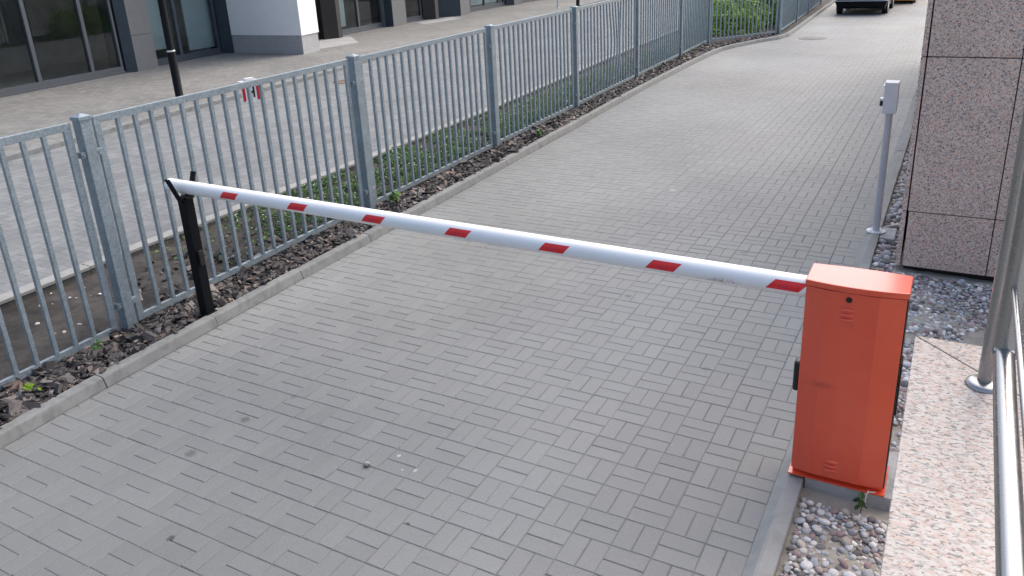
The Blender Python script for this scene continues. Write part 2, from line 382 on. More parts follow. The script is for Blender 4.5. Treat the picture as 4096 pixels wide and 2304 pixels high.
# ------------------------------------------------------------------ plan lines (metres; x across the driveway, y along it)
KERB = [(-2.86, -6.0), (-2.95, -3.0), (-3.0, -1.42), (-3.045, -.65), (-3.076, .33), (-3.11, 1.35), (-3.135, 2.35), (-3.235, 5.5), (-3.29, 7.6),
        (-3.38, 9.6), (-3.44, 12.0), (-3.455, 14.5), (-3.44, 16.0), (-3.40, 16.75), (-3.20, 17.5), (-2.88, 18.4), (-2.50, 19.2), (-2.39, 19.9), (-2.42, 21.4), (-2.53, 24.4), (-2.72, 30.0), (-2.95, 37.0), (-3.2, 46)]
RK = 1.197          # road edge of the right kerb
# ------------------------------------------------------------------ ground
sheet('ground', [(-160, -120), (160, -120), (160, 200), (-160, 200)], -.10, M['far'])
sheet('driveway_bedding', [(-6, -9), (1.5, -9), (1.5, 47), (-6, 47)], -.0022, M['joint'])

def pavers():
    js = np.arange(-19, 6); is_ = np.arange(-42, 232)
    cx, cy, hx, hy = [], [], [], []
    for j in js:
        for i in is_:
            x0, y0 = j*.2, i*.2
            if x0+.2 < interp(KERB, y0)-.12: continue
            if (i+j) % 2 == 0: L = [(x0+.05, y0+.1, .05, .1), (x0+.15, y0+.1, .05, .1)]
            else: L = [(x0+.1, y0+.05, .1, .05), (x0+.1, y0+.15, .1, .05)]
            for a, b, c, d in L: cx.append(a); cy.append(b); hx.append(c); hy.append(d)
    cx, cy, hx, hy = map(np.array, (cx, cy, hx, hy)); n = len(cx)
    ox = .003*(vnoise(cx*.45, cy*.35, 31)-.5)*8; oy = .003*(vnoise(cx*.4, cy*.5, 32)-.5)*6
    cx = cx+rng.normal(0, .0009, n)+ox; cy = cy+rng.normal(0, .0009, n)+oy
    g = .0011+np.abs(rng.normal(0, .0004, n)); ch = .0036
    dz = np.abs(rng.normal(0, .0004, n))+.0015*vnoise(cx*.8, cy*.8, 3); tx = rng.normal(0, .003, n); ty = rng.normal(0, .003, n)
    rz = rng.normal(0, .006, n)
    V = np.zeros((n, 12, 3)); sx = np.array([-1, 1, 1, -1]); sy = np.array([-1, -1, 1, 1])
    for k in range(4):
        for lvl, (ins, z) in enumerate(((g+ch, 0), (g, -.0026), (g, -.03))):
            lx = sx[k]*(hx-ins); ly = sy[k]*(hy-ins)
            V[:, lvl*4+k, 0] = cx+lx-rz*ly; V[:, lvl*4+k, 1] = cy+ly+rz*lx
            V[:, lvl*4+k, 2] = z+dz+(tx*lx+ty*ly)
    F = [(0, 1, 2, 3)]+[(4+k, 4+(k+1) % 4, (k+1) % 4, k) for k in range(4)]+[(8+k, 8+(k+1) % 4, 4+(k+1) % 4, 4+k) for k in range(4)]
    F = np.array(F); faces = (np.arange(n)*12)[:, None, None]+F[None]
    # tone: slow blue-grey / warm drift, a paler right edge, and each block its own shade
    f1 = vnoise(cx*.55+9, cy*.42, 5); f2 = vnoise(cx*1.6, cy*1.3+4, 6)
    v = .188*(1+.36*(f1-.5)+.14*(f2-.5)+rng.normal(0, .02, n))
    v *= 1+.12*np.clip((cx-.75)/.4, 0, 1)+.07*np.clip((-2.5-cx)/.4, 0, 1)
    v *= np.where(rng.random(n) < .03, .95, 1)
    warm = vnoise(cx*.5+3, cy*.4+7, 8)-.5
    c = np.stack([v*(.965+.06*warm), v*(1.014+.015*warm), v*(1.02-.06*warm)], 1)
    tone = np.repeat(c, 9, axis=0)
    return raw('driveway', V.reshape(-1, 3), faces.reshape(-1, 4), M['paver'], tone, False)
struct(pavers())

# ------------------------------------------------------------------ kerbs
def resample(path, step):
    P = np.array(path); d = np.r_[0, np.cumsum(np.hypot(*np.diff(P, axis=0).T))]
    s = np.arange(0, d[-1], step); return np.stack([np.interp(s, d, P[:, 0]), np.interp(s, d, P[:, 1])], 1)
def sweep(name, path, prof, mat, unit=1.0, gap=.006, sub=4, phase=0.0):
    """prof: list of (offset to the left of travel, z); one stone per unit with an open joint"""
    P = np.array(path); d = np.r_[0, np.cumsum(np.hypot(*np.diff(P, axis=0).T))]
    mb = MB(); s0 = -phase
    at = lambda s: np.array([np.interp(s, d, P[:, 0]), np.interp(s, d, P[:, 1])])
    while s0 < d[-1]:
        a, b = max(0, s0+gap/2), min(d[-1], s0+unit-gap/2); s0 += unit
        if b-a < .05: continue
        j = (random.gauss(0, .0015), random.gauss(0, .002)); vs = []
        for k in range(sub+1):
            s = a+(b-a)*k/sub; p = at(s); t = at(min(s+.02, d[-1]))-at(max(s-.02, 0)); t = t/np.hypot(*t); nrm = np.array([-t[1], t[0]])
            for o, z in prof: q = p+nrm*(o+j[0]); vs.append((q[0], q[1], z+j[1]))
        m = len(prof)
        fs = [(k*m+i, k*m+i+1, (k+1)*m+i+1, (k+1)*m+i) for k in range(sub) for i in range(m-1)]
        fs += [tuple(range(m)), tuple(range(sub*m+m-1, sub*m-1, -1))]
        mb.add(vs, [f[::-1] for f in fs])
    o = mb.build(name, mat); return struct(o)
# left kerb travels +y, 'left' is -x (away from the driveway)
kd = np.r_[0, np.cumsum(np.hypot(*np.diff(np.array(KERB), axis=0).T))]
ph = float(np.interp(.33, [p[1] for p in KERB], kd)) % 1.0
sweep('driveway_kerb', KERB, [(0, -.1), (.0, .010), (.020, .070), (.024, .077), (.031, .082), (.040, .0845), (.096, .087), (.104, .080), (.104, -.1)], M['kerb'], phase=1-ph)
sweep('flush_kerb', [(RK+.135, -8), (RK+.135, 47)], [(-.0, -.15), (-.0, .050), (.004, .056), (.068, .058), (.082, .052), (.135, .003), (.137, -.1)], M['kerb2'], phase=.62)
sweep('street_edge_kerb', [(-4.95, -6), (-4.95, 4.6), (-5.06, 8.3), (-5.27, 12), (-5.5, 16), (-5.6, 20), (-5.85, 27), (-6.2, 36)], [(0, .112), (0, .137), (.005, .142), (.13, .143), (.133, .1)], M['kerb2'], phase=.45, sub=2)
sweep('edge_kerb_face', [(-4.956, -6), (-4.956, 4.6), (-5.066, 8.3), (-5.276, 12), (-5.506, 16), (-5.606, 20), (-5.856, 27), (-6.206, 36)], [(0, -.05), (0, .111), (.1, .111), (.1, .0)], M['darkconc'], phase=.45, sub=2)  # bed-side face of the street edge kerb, a separate strip in darker concrete
FK = [(-9.72, -6), (-10.05, 2.66), (-10.27, 4.5), (-10.55, 7.1), (-10.85, 10.4), (-11.5, 14.0), (-12.0, 20.2), (-12.7, 30), (-13.2, 40)]
sweep('street_kerb', FK, [(0, .1), (0, .205), (.01, .218), (.12, .224), (.122, .15)], M['kerb'], phase=.3, sub=2)

# ------------------------------------------------------------------ street and pavement beyond the fence
sheet('street', [(-5.02, -6), (-5.02, 4.6), (-5.13, 8.3), (-5.34, 12), (-5.57, 16), (-5.67, 20), (-5.92, 27), (-6.27, 36), (-13.3, 40), (-12.8, 30), (-12.1, 20.2), (-11.6, 14), (-10.95, 10.4), (-10.65, 7.1), (-10.3, 4.5), (-10.1, 2.66), (-9.8, -6)], .136, M['street'])
sheet('pavement', [(x-.115, y) for x, y in FK]+[(-18.5, 40), (-18.5, -6)], .2225, M['walk'])
mb = MB(); mb.prism([(-14.2, 14.1), (-15.9, 16.0), (-15.55, 17.1), (-14.0, 15.6)], .2, .2265); mb.prism([(-15.2, 20.8), (-16.0, 21.4), (-15.8, 23.6), (-15.0, 23.0)], .2, .2265)
struct(mb.build('doorstep_slabs', M['pad']))
mb = MB(); mb.lathe((-9.72, 9.9, .132), [(.30, 0), (.30, .008), (.24, .010), (.235, .007), (.0, .008)], 24)
tag(mb.build('manhole_cover', M['rust'], loc=(-9.72, 9.9, .132)), 'rusty brown manhole cover in the street beyond the fence', 'manhole cover')
mb = MB(); mb.lathe((-1.70, 19.45, -.004), [(.36, 0), (.36, .008), (.30, .009), (.295, .006), (.28, .006), (.275, .009), (.0, .009)], 28)
tag(mb.build('manhole_cover', M['iron'], loc=(-1.70, 19.45, -.004)), 'grey round manhole cover in the driveway near the fence corner', 'manhole cover')

# ------------------------------------------------------------------ planting bed: soil, bark chips, ground cover
def bed_soil():
    ys = np.linspace(-5.5, 40, 280); nx = 30; V = []
    for y in ys:
        a = interp(KERB, y)-.06; b = -4.96 if y < 4.6 else float(np.interp(y, [4.6, 8.3, 12, 16, 20, 27, 36, 46], [-4.97, -5.07, -5.28, -5.51, -5.61, -5.86, -6.2, -6.6]))
        for k in range(nx): V.append((a+(b-a)*k/(nx-1), y, 0))
    V = np.array(V)
    V[:, 2] = .060+.022*(vnoise(V[:, 0]*3, V[:, 1]*3, 4)-.5)+.02*(vnoise(V[:, 0]*9, V[:, 1]*9, 5)-.5)
    n = len(ys); F = [(i*nx+k, (i+1)*nx+k, (i+1)*nx+k+1, i*nx+k+1) for i in range(n-1) for k in range(nx-1)]
    return raw('planting_soil', V, np.array(F), M['soil'], None, True)
struct(bed_soil())

def rots(n):
    q = rng.normal(size=(n, 4)); q /= np.linalg.norm(q, axis=1)[:, None]; w_, x, y, z = q.T
    return np.stack([np.stack([1-2*(y*y+z*z), 2*(x*y-z*w_), 2*(x*z+y*w_)], 1), np.stack([2*(x*y+z*w_), 1-2*(x*x+z*z), 2*(y*z-x*w_)], 1), np.stack([2*(x*z-y*w_), 2*(y*z+x*w_), 1-2*(x*x+y*y)], 1)], 1)
def tilt(n, amt):
    """random heading, limited lean"""
    a = rng.uniform(0, 2*PI, n); b = rng.normal(0, amt, n); c = rng.normal(0, amt, n)
    ca, sa, cb, sb, cc, sc = np.cos(a), np.sin(a), np.cos(b), np.sin(b), np.cos(c), np.sin(c); o, l = np.zeros(n), np.ones(n)
    A = np.stack([np.stack([ca, -sa, o], 1), np.stack([sa, ca, o], 1), np.stack([o, o, l], 1)], 1)
    B = np.stack([np.stack([cb, o, sb], 1), np.stack([o, l, o], 1), np.stack([-sb, o, cb], 1)], 1)
    C = np.stack([np.stack([l, o, o], 1), np.stack([o, cc, -sc], 1), np.stack([o, sc, cc], 1)], 1)
    return A @ B @ C
FENCE_X = lambda y: -3.60-.022*y
def chips():
    pts = []
    for y0, y1, n in ((-2.6, 0, 1500), (0, 4, 2000), (4, 10, 1900), (10, 17.2, 1300)):
        y = rng.uniform(y0, y1, n); a = np.interp(y, [p[1] for p in KERB], [p[0] for p in KERB])-.10; f = FENCE_X(y)-.02
        u = rng.random(n); pts.append(np.stack([a+(f-a)*u, y], 1))
    n = 1500; y = rng.uniform(.3, 16, n); pts.append(np.stack([FENCE_X(y)-np.abs(rng.normal(0, .45, n)), y], 1))
    # along the diagonal and the far run of the fence
    for p, q, n in (((-3.45, 17.0), (-2.55, 19.4), 420), ((-2.6, 19.6), (-3.0, 30), 700)):
        t = rng.random(n); pts.append(np.stack([p[0]+(q[0]-p[0])*t-rng.uniform(.1, .5, n), p[1]+(q[1]-p[1])*t], 1))
    P = np.concatenate(pts); P = P[P[:, 0] > -4.9]; n = len(P)
    base = np.array([(-1, -.8, -.5), (1, -1, -.5), (.8, 1, -.5), (-1, .9, -.5), (-.75, -.6, .5), (.9, -.7, .5), (.6, .8, .5), (-.8, .6, .5)])
    V = np.repeat(base[None], n, 0)*(1+rng.normal(0, .22, (n, 8, 3)))
    L = np.exp(rng.normal(math.log(.024), .42, n)); V *= np.stack([L, L*rng.uniform(.35, .8, n), L*rng.uniform(.25, .6, n)], 1)[:, None]
    V = np.einsum('nij,nkj->nki', tilt(n, .38), V)
    V[:, :, 0] += P[:, 0, None]; V[:, :, 1] += P[:, 1, None]; V[:, :, 2] += (.070+rng.uniform(0, .022, n))[:, None]
    F = np.array([(0, 3, 2, 1), (4, 5, 6, 7), (0, 1, 5, 4), (1, 2, 6, 5), (2, 3, 7, 6), (3, 0, 4, 7)])
    faces = (np.arange(n)*8)[:, None, None]+F[None]
    v = np.exp(rng.normal(math.log(.036), .6, n)); k = rng.random(n)
    c = np.stack([v*1.1, v*.96, v*.92], 1); c[k > .93] = np.array([.22, .165, .135])*rng.uniform(.6, 1.2, (int((k > .93).sum()), 1)); c[(k > .8) & (k < .93)] = np.array([.16, .145, .14])*rng.uniform(.6, 1.2, (int(((k > .8) & (k < .93)).sum()), 1))
    o = raw('bark_mulch', V.reshape(-1, 3), faces.reshape(-1, 4), M['bark'], np.repeat(c, 6, 0), False)
    tag(o, 'dark brown bark chips strewn between the kerb and the fence', 'bark mulch', 'stuff')
chips()

def leaves(name, P, Nrm, size, cols, mat, cup=.25):
    """P leaf positions, Nrm outward normals; each leaf a folded 6-vertex blade"""
    n = len(P); a = rng.normal(size=(n, 3)); u = np.cross(Nrm, a); u /= np.linalg.norm(u, axis=1)[:, None]+1e-9; v = np.cross(Nrm, u)
    sh = np.array([(0, -.05, 0), (.32, .35, 1), (.27, .7, 1), (0, 1, .3), (-.27, .7, 1), (-.32, .35, 1)])
    V = P[:, None]+size[:, None, None]*(sh[None, :, 0:1]*u[:, None]+sh[None, :, 1:2]*v[:, None]+(sh[None, :, 2:3]-.5)*cup*Nrm[:, None]*.6)
    F = np.array([(0, 1, 2, 3), (0, 3, 4, 5)]); faces = (np.arange(n)*6)[:, None, None]+F[None]
    return raw(name, V.reshape(-1, 3), faces.reshape(-1, 4), mat, np.repeat(cols, 2, 0), False)
def cover():
    n = 30000; y = rng.uniform(.9, 17.5, n); x = rng.uniform(-4.95, -3.5, n)
    y[:9000] = rng.uniform(.9, 8, 9000)
    fld = vnoise(x*2.1, y*1.6, 21)*.6+vnoise(x*5, y*5, 22)*.4
    dens = np.clip((fld-.28)/.15, 0, 1)*np.clip((y-1.7)/1.2, .06, 1)*np.clip((FENCE_X(y)+.02-x)/.3, 0, 1)
    k = rng.random(n) < dens; x, y = x[k], y[k]; n = len(x)
    hgt = .07+.09*rng.random(n)*np.clip(fld[k]*1.6, .4, 1.2)
    c_sc = 1.7; P = np.stack([x, y, hgt], 1); N = np.stack([rng.normal(0, .45, n), rng.normal(0, .45, n), np.ones(n)], 1); N /= np.linalg.norm(N, axis=1)[:, None]
    v = rng.uniform(.55, 1.25, (n, 1)); c = np.array([[.075, .17, .045]])*v; y2 = rng.random(n) < .18; c[y2] = np.array([.18, .29, .05])*v[y2]
    o = leaves('ground_cover', P, N, rng.uniform(.026, .052, n), c, M['leaf'])
    tag(o, 'low green ground cover plants with small white flowers behind the fence', 'ground cover', 'stuff')
    k = rng.random(n) < .11; P2 = P[k]+np.array([0, 0, .018]); m = len(P2)
    N2 = N[k]; o2 = leaves('flower_petals', np.repeat(P2, 3, 0), np.repeat(N2, 3, 0)+rng.normal(0, .2, (m*3, 3)), np.full(m*3, .013), np.full((m*3, 3), .75), M['flower'])
    tag(o2, 'scattered tiny white flowers among the ground cover', 'flowers', 'stuff')
    n = 260; y = rng.uniform(-2.4, 14, n); x = rng.uniform(-4.9, -3.75, n); r = rng.uniform(.006, .022, n)
    pebbles('soil_stones', np.stack([x, y, np.full(n, .068)], 1), r, 'small pale stones scattered on the bare soil behind the fence', 'stones')

ICO = None
def ico(sub):
    bm = bmesh.new(); bmesh.ops.create_icosphere(bm, subdivisions=sub, radius=1); v = np.array([x.co[:] for x in bm.verts]); bm.verts.index_update()
    f = np.array([[q.index for q in p.verts] for p in bm.faces]); bm.free(); return v, f
def pebbles(name, P, r, label, cat, sub=2):
    bv, bf = ico(sub); n = len(P); m = len(bv)
    V = np.repeat(bv[None], n, 0)
    for _ in range(3):                                   # a few random flattening planes make each stone its own shape
        d = rng.normal(size=(n, 3)); d /= np.linalg.norm(d, axis=1)[:, None]; h = rng.uniform(.45, .95, n)
        t = np.einsum('nki,ni->nk', V, d); ex = np.maximum(t-h[:, None], 0); V = V-ex[:, :, None]*d[:, None]*.85
    V *= np.stack([np.ones(n), rng.uniform(.6, 1, n), rng.uniform(.4, .75, n)], 1)[:, None]*r[:, None, None]
    V = np.einsum('nij,nkj->nki', tilt(n, .3), V)+P[:, None]
    faces = (np.arange(n)*m)[:, None, None]+bf[None]
    pal = np.array([(.36, .36, .36), (.31, .32, .33), (.23, .23, .245), (.27, .21, .205), (.20, .15, .15), (.40, .385, .36), (.33, .30, .265), (.25, .265, .285), (.46, .46, .45), (.115, .11, .115)])
    c = pal[rng.integers(0, len(pal), n)]*rng.uniform(.85, 1.4, (n, 1))*1.3
    o = raw(name, V.reshape(-1, 3), faces.reshape(-1, 3), M['pebble'], np.repeat(c, len(bf), 0), True)
    return tag(o, label, cat, 'stuff')
cover()

# ------------------------------------------------------------------ gravel strip on the right
def gravel_ground():
    xs = np.linspace(RK+.13, 5.0, 60); ys = np.linspace(-2.5, 16, 150); X, Y = np.meshgrid(xs, ys)
    Z = .006+.02*(vnoise(X*4, Y*4, 41)-.5)+.012*(vnoise(X*13, Y*13, 42)-.5)
    V = np.stack([X.ravel(), Y.ravel(), Z.ravel()], 1); nx = len(xs)
    F = [(i*nx+k, i*nx+k+1, (i+1)*nx+k+1, (i+1)*nx+k) for i in range(len(ys)-1) for k in range(nx-1)]
    return struct(raw('gravel_bed', V, np.array(F), M['sandbed'], None, True))
gravel_ground()
def spread(x0, x1, y0, y1, n, rm, sd, holes=.0, seed=50):
    out = []; x = rng.uniform(x0, x1, n); y = rng.uniform(y0, y1, n); r = np.exp(rng.normal(math.log(rm), sd, n))
    f = vnoise(x*2.3, y*2.3, seed); k = f > holes; x, y, r = x[k], y[k], r[k]
    o = np.argsort(-r); x, y, r = x[o], y[o], r[o]; keep = []
    cell = {}; cs = rm*3
    for i in range(len(x)):
        cxi, cyi = int(x[i]//cs), int(y[i]//cs); ok = True
        for a in (-1, 0, 1):
            for b in (-1, 0, 1):
                for j in cell.get((cxi+a, cyi+b), ()):
                    if (x[i]-x[j])**2+(y[i]-y[j])**2 < (.82*(r[i]+r[j])*.85)**2: ok = False; break
                if not ok: break
            if not ok: break
        if ok: keep.append(i); cell.setdefault((cxi, cyi), []).append(i)
    keep = np.array(keep); return np.stack([x[keep], y[keep], .006+r[keep]*.28], 1), r[keep]
P1, r1 = spread(RK+.155, 1.735, -1.6, .10, 5600, .0125, .31, .12, 51)
P2, r2 = spread(RK+.155, 1.735, .50, 3.36, 8000, .0125, .34, .2, 52)
P3, r3 = spread(1.735, 3.2, -.2, 3.34, 14000, .013, .27, .30, 53)
P4, r4 = spread(RK+.15, 1.50, 3.4, 12, 4200, .022, .3, .0, 54)
k2 = ~((P2[:, 0] < 1.47) & (P2[:, 1] > 4.0))
pebbles('gravel', np.concatenate([P1, P2, P3, P4]), np.concatenate([r1, r2, r3, r4]), 'mixed grey and reddish rounded pebbles on sandy ground beside the driveway', 'gravel')

# ------------------------------------------------------------------ barrier: cabinet and arm
bar = empty('parking_barrier', (1.48, .32, .08), 'orange-red barrier cabinet with a long white boom arm marked by red patches', 'barrier')
X0, X1, Y0, Y1, ZB, ZT = 1.262, 1.694, .222, .432, .095, 1.128
mb = MB(); mb.box(1.252, .202, .075, 1.706, .46, .083); mb.build('base_plate', M['orange'], bar)
mb = MB(); mb.box(X0+.006, Y0+.012, .084, X1-.006, Y1, ZT, .003); mb.build('cabinet_body', M['orange'], bar)
def door():
    b = .021; xm0, xm1 = X0+.095, X1-.11
    p = [(X0, Y0+.010), (X0, Y0), (xm0, Y0-b), (xm1, Y0-b), (X1, Y0), (X1, Y0+.010)]
    m = MB(); m.prism(p, ZB+.012, ZT-.004); return m
dr = door().build('door', M['orange'], bar)
bv = dr.modifiers.new('bevel', 'BEVEL'); bv.width = .002; bv.segments = 2; bv.limit_method = 'ANGLE'; bv.angle_limit = math.radians(35)
def louvres(zc):
    m = MB()
    for k in range(3):
        z = zc-k*.0255; pts = []; n = 14
        # half-capsule rib standing out of the door, pressed steel
        for i in range(9):
            t = i/8; x = 1.452-.033+.066*t; e = min(1, math.sin(PI*min(max(t, .0), 1))**.35)
            for j in range(7):
                a = -PI/2+PI*j/6; pts.append((x, Y0-.0200-.0125*e*math.cos(a), z+.0098*e*math.sin(a)))
        m.add(pts, [(i*7+j, i*7+j+1, (i+1)*7+j+1, (i+1)*7+j) for i in range(8) for j in range(6)], True)
    return m
louvres(1.040).build('vent', M['orange'], dr); louvres(.205).build('vent', M['orange'], dr)
mb = MB(); mb.tube((1.456, Y0-.012, 1.092), (1.456, Y0-.026, 1.092), .0135, 20); mb.tube((1.456, Y0-.0261, 1.092), (1.456, Y0-.0285, 1.092), .0085, 16); mb.build('lock', M['blackpl'], dr)
def lid():
    n = 12; pts = []
    for i in range(n+1):
        t = i/n; pts.append((X0-.004+(X1-X0+.012)*t, Y0-.005-.025*math.sin(PI*t)**.8))
    for i in range(n+1):
        t = 1-i/n; pts.append((X0-.004+(X1-X0+.012)*t, Y1+.004+.012*math.sin(PI*t)))
    m = MB(); m.prism(pts, ZT, ZT+.030); return m
ld = lid().build('lid', M['orange'], bar)
bv = ld.modifiers.new('bevel', 'BEVEL'); bv.width = .005; bv.segments = 3; bv.limit_method = 'ANGLE'; bv.angle_limit = math.radians(40)
mb = MB(); mb.box(1.232, .245, .535, 1.2675, .305, .700, .012); mb.build('photocell', M['blackpl'], bar)
mb = MB(); mb.box(1.7001, .27, .5, 1.708, .36, .78, .003); mb.box(1.6885, .232, .1, 1.7005, .42, 1.12, .003); mb.build('side_panel', M['blackpl'], bar)
A0, A1 = Vector((1.262, .274, 1.0985)), Vector((-3.43, .405, 1.109)); RA = .051
ad = (A1-A0).normalized(); aside = Vector((0, -1, 0)); aside = (aside-ad*aside.dot(ad)).normalized(); aup = aside.cross(ad); aup = aup if aup.z > 0 else -aup
def onarm(s, ang, r=RA): return A0+ad*s+aside*(math.cos(ang)*r)+aup*(math.sin(ang)*r)
L = (A1-A0).length
def armmesh():
    m = MB(); st = [(-.05, RA), (L-.445, RA), (L-.436, RA), (L-.4345, RA-.0012), (L-.4315, RA-.0012), (L-.430, RA), (L-.421, RA), (L-.040, RA), (L-.030, RA*.995), (L-.016, RA*.96), (L-.006, RA*.83), (L-.001, RA*.6), (L, RA*.3)]; n = 40
    vs = [onarm(s, 2*PI*k/n, r) for s, r in st for k in range(n)]
    m.add(vs, [(i*n+k, i*n+(k+1) % n, (i+1)*n+(k+1) % n, (i+1)*n+k) for i in range(len(st)-1) for k in range(n)], True); m.add(vs[-n:], [tuple(range(n))]); return m
M['armwhite'] = (lambda: None)
def armwhite():
    m, t, b = newmat('white_arm_enamel'); co = gcoord(t)
    n = ramp(t, noise(t, co, 2.5, 5), [(.3, (.83, .84, .845)), (.7, (.87, .875, .875))])
    mp = nd(t, 'ShaderNodeVectorMath', operation='SUBTRACT'); mp.inputs[1].default_value = (.85, .24, 1.075); t.links.new(co, mp.inputs[0])
    sc = nd(t, 'ShaderNodeVectorMath', operation='MULTIPLY'); sc.inputs[1].default_value = (6, 10, 26); t.links.new(mp.outputs[0], sc.inputs[0])
    ln = nd(t, 'ShaderNodeVectorMath', operation='LENGTH'); t.links.new(sc.outputs[0], ln.inputs[0])
    mr = nd(t, 'ShaderNodeMapRange'); mr.inputs[1].default_value = 0; mr.inputs[2].default_value = 1; mr.inputs[3].default_value = .33; mr.inputs[4].default_value = 0
    t.links.new(ln.outputs['Value'], mr.inputs[0])
    nn = noise(t, co, 55, 5, .8); a = nd(t, 'ShaderNodeMath', operation='ADD'); t.links.new(nn, a.inputs[0]); t.links.new(mr.outputs[0], a.inputs[1])
    sf = ramp(t, a.outputs[0], [(.68, (1, 1, 1)), (.85, (.45, .41, .37))])
    sp = ramp(t, noise(t, co, 16, 6, .8), [(.26, (.74, .73, .71)), (.36, (1, 1, 1))])
    t.links.new(mul(t, mul(t, n, sf), sp), b.inputs['Base Color']); b.inputs['Roughness'].default_value = .36; return m
M['armwhite'] = armwhite()
arm = armmesh().build('boom_arm', M['armwhite'], bar)
def text_mesh(txt, size):
    cu = bpy.data.curves.new('txt', 'FONT'); cu.body = txt; cu.size = size; cu.align_x = 'CENTER'; cu.align_y = 'CENTER'; cu.extrude = .0004
    o = bpy.data.objects.new('txt', cu); col.objects.link(o); bpy.context.view_layer.update()
    me = bpy.data.meshes.new_from_object(o.evaluated_get(bpy.context.evaluated_depsgraph_get())); vs = [v.co.copy() for v in me.vertices]; fs = [tuple(p.vertices) for p in me.polygons]
    bpy.data.objects.remove(o); bpy.data.curves.remove(cu); bpy.data.meshes.remove(me); return vs, fs
tv, tf = text_mesh('CAME', .016)
for c in (.088, .708, 1.345, 1.990, 2.637, 3.298, 3.968):
    m = MB(); n1, n2 = 6, 8; lo, hi = math.radians(-23), math.radians(35); vs = []
    for j in range(n2+1):
        t = j/n2
        for i in range(n1+1): vs.append(onarm(c+.077-.154*i/n1-.045*(t-.5), lo+(hi-lo)*t, RA+.0006))
    m.add(vs, [(j*(n1+1)+i, j*(n1+1)+i+1, (j+1)*(n1+1)+i+1, (j+1)*(n1+1)+i) for j in range(n2) for i in range(n1)], True)
    stk = m.build('sticker', M['sticker'], arm)
    m = MB(); pv = [onarm(c+.012-v.x, math.radians(-3)+v.y/RA, RA+.0010+v.z) for v in tv]
    m.add(pv, [f[::-1] for f in tf]); m.build('print', M['stickertext'], stk)

mb = MB(); mb.box(RK+.139, .205, -.06, 1.742, .62, .073, .006)
tag(mb.build('concrete_pad', M['pad']), 'grey concrete pad under the orange barrier cabinet', 'concrete pad')
# thin wire hanging at the cabinet foot
mb = MB(); mb.path([(1.635, .192, .10), (1.632, .186, .09), (1.628, .178, .07), (1.626, .165, .04), (1.627, .155, .015)], .0022, 6); mb.path([(1.665, .192, .098), (1.64, .186, .096), (1.615, .178, .075), (1.61, .17, .03)], .0022, 6)
tag(mb.build('wire', M['white']), 'thin white wire hanging from the foot of the orange cabinet', 'wire')

# ------------------------------------------------------------------ fork post that carries the arm end
fk = empty('fork_post', (-3.215, .36, .087), 'black square post with a V-shaped fork holding the end of the boom arm', 'post')
mb = MB(); mb.box(-3.262, .312, .0865, -3.158, .412, .0945, .0015); mb.build('base_plate', M['black'], fk)
mb = MB(); mb.box(-3.252, .320, .0945, -3.172, .400, 1.028, .003); mb.build('post', M['black'], fk)
def prong(y0, z0, y1, z1, yy):
    m = MB(); x0, x1 = -3.238, -3.186; t = .004
    d = Vector((0, y1-y0, z1-z0)).normalized(); nn = Vector((0, -d.z, d.y))*t
    P = [Vector((x0, y0, z0)), Vector((x1, y0, z0)), Vector((x1, y1, z1)), Vector((x0, y1, z1))]
    vs = [p-nn for p in P]+[p+nn for p in P]
    m.add(vs, [(0, 3, 2, 1), (4, 5, 6, 7), (0, 1, 5, 4), (1, 2, 6, 5), (2, 3, 7, 6), (3, 0, 4, 7)]); return m
prong(.318, 1.015, .238, 1.212, -1).build('prong', M['black'], fk)
prong(.405, 1.015, .478, 1.214, 1).build('prong', M['black'], fk)
mb = MB(); mb.box(-3.246, .345, 1.028, -3.178, .425, 1.056, .004); mb.build('cradle', M['blackpl'], fk)
mb = MB(); mb.box(-3.1775, .338, .50, -3.150, .378, .62, .005); mb.build('latch', M['blackpl'], fk)

# ------------------------------------------------------------------ key-switch post
ks = empty('key_switch_post', (1.292, 4.2, .055), 'light grey post with a small white control box beside the granite pillar', 'control post')
mb = MB(); mb.lathe((1.292, 4.2, .057), [(.083, 0), (.083, .007), (.078, .009), (.036, .010), (.034, .014)], 30)
for k in range(4):
    a = PI/4+k*PI/2; mb.lathe((1.292+.06*math.cos(a), 4.2+.06*math.sin(a), .066), [(.010, 0), (.010, .007), (.004, .009)], 8)
mb.build('base_flange', M['whitebox'], ks)
mb = MB(); mb.tube((1.292, 4.2, .067), (1.292, 4.2, 1.18), .030, 24); mb.build('post', M['greytube'], ks)
mb = MB(); mb.box(1.236, 4.125, 1.168, 1.346, 4.275, 1.437, .004); bx = mb.build('box', M['whitebox'], ks)
mb = MB(); mb.box(1.226, 4.122, 1.40, 1.2358, 4.278, 1.41); mb.build('lid_seam', M['white'], bx)
mb = MB(); mb.box(1.207, 4.165, 1.225, 1.2355, 4.235, 1.270, .004); mb.build('key_switch', M['blackpl'], bx)
mb = MB(); mb.box(1.205, 4.160, 1.2705, 1.2355, 4.240, 1.292, .004); mb.build('switch_hood', M['whitebox'], bx)
mb = MB(); mb.box(RK+.137, 4.045, -.06, 1.462, 4.36, .052, .008)
tag(mb.build('concrete_block', M['pad']), 'rough concrete block behind the grey control post base', 'concrete block')

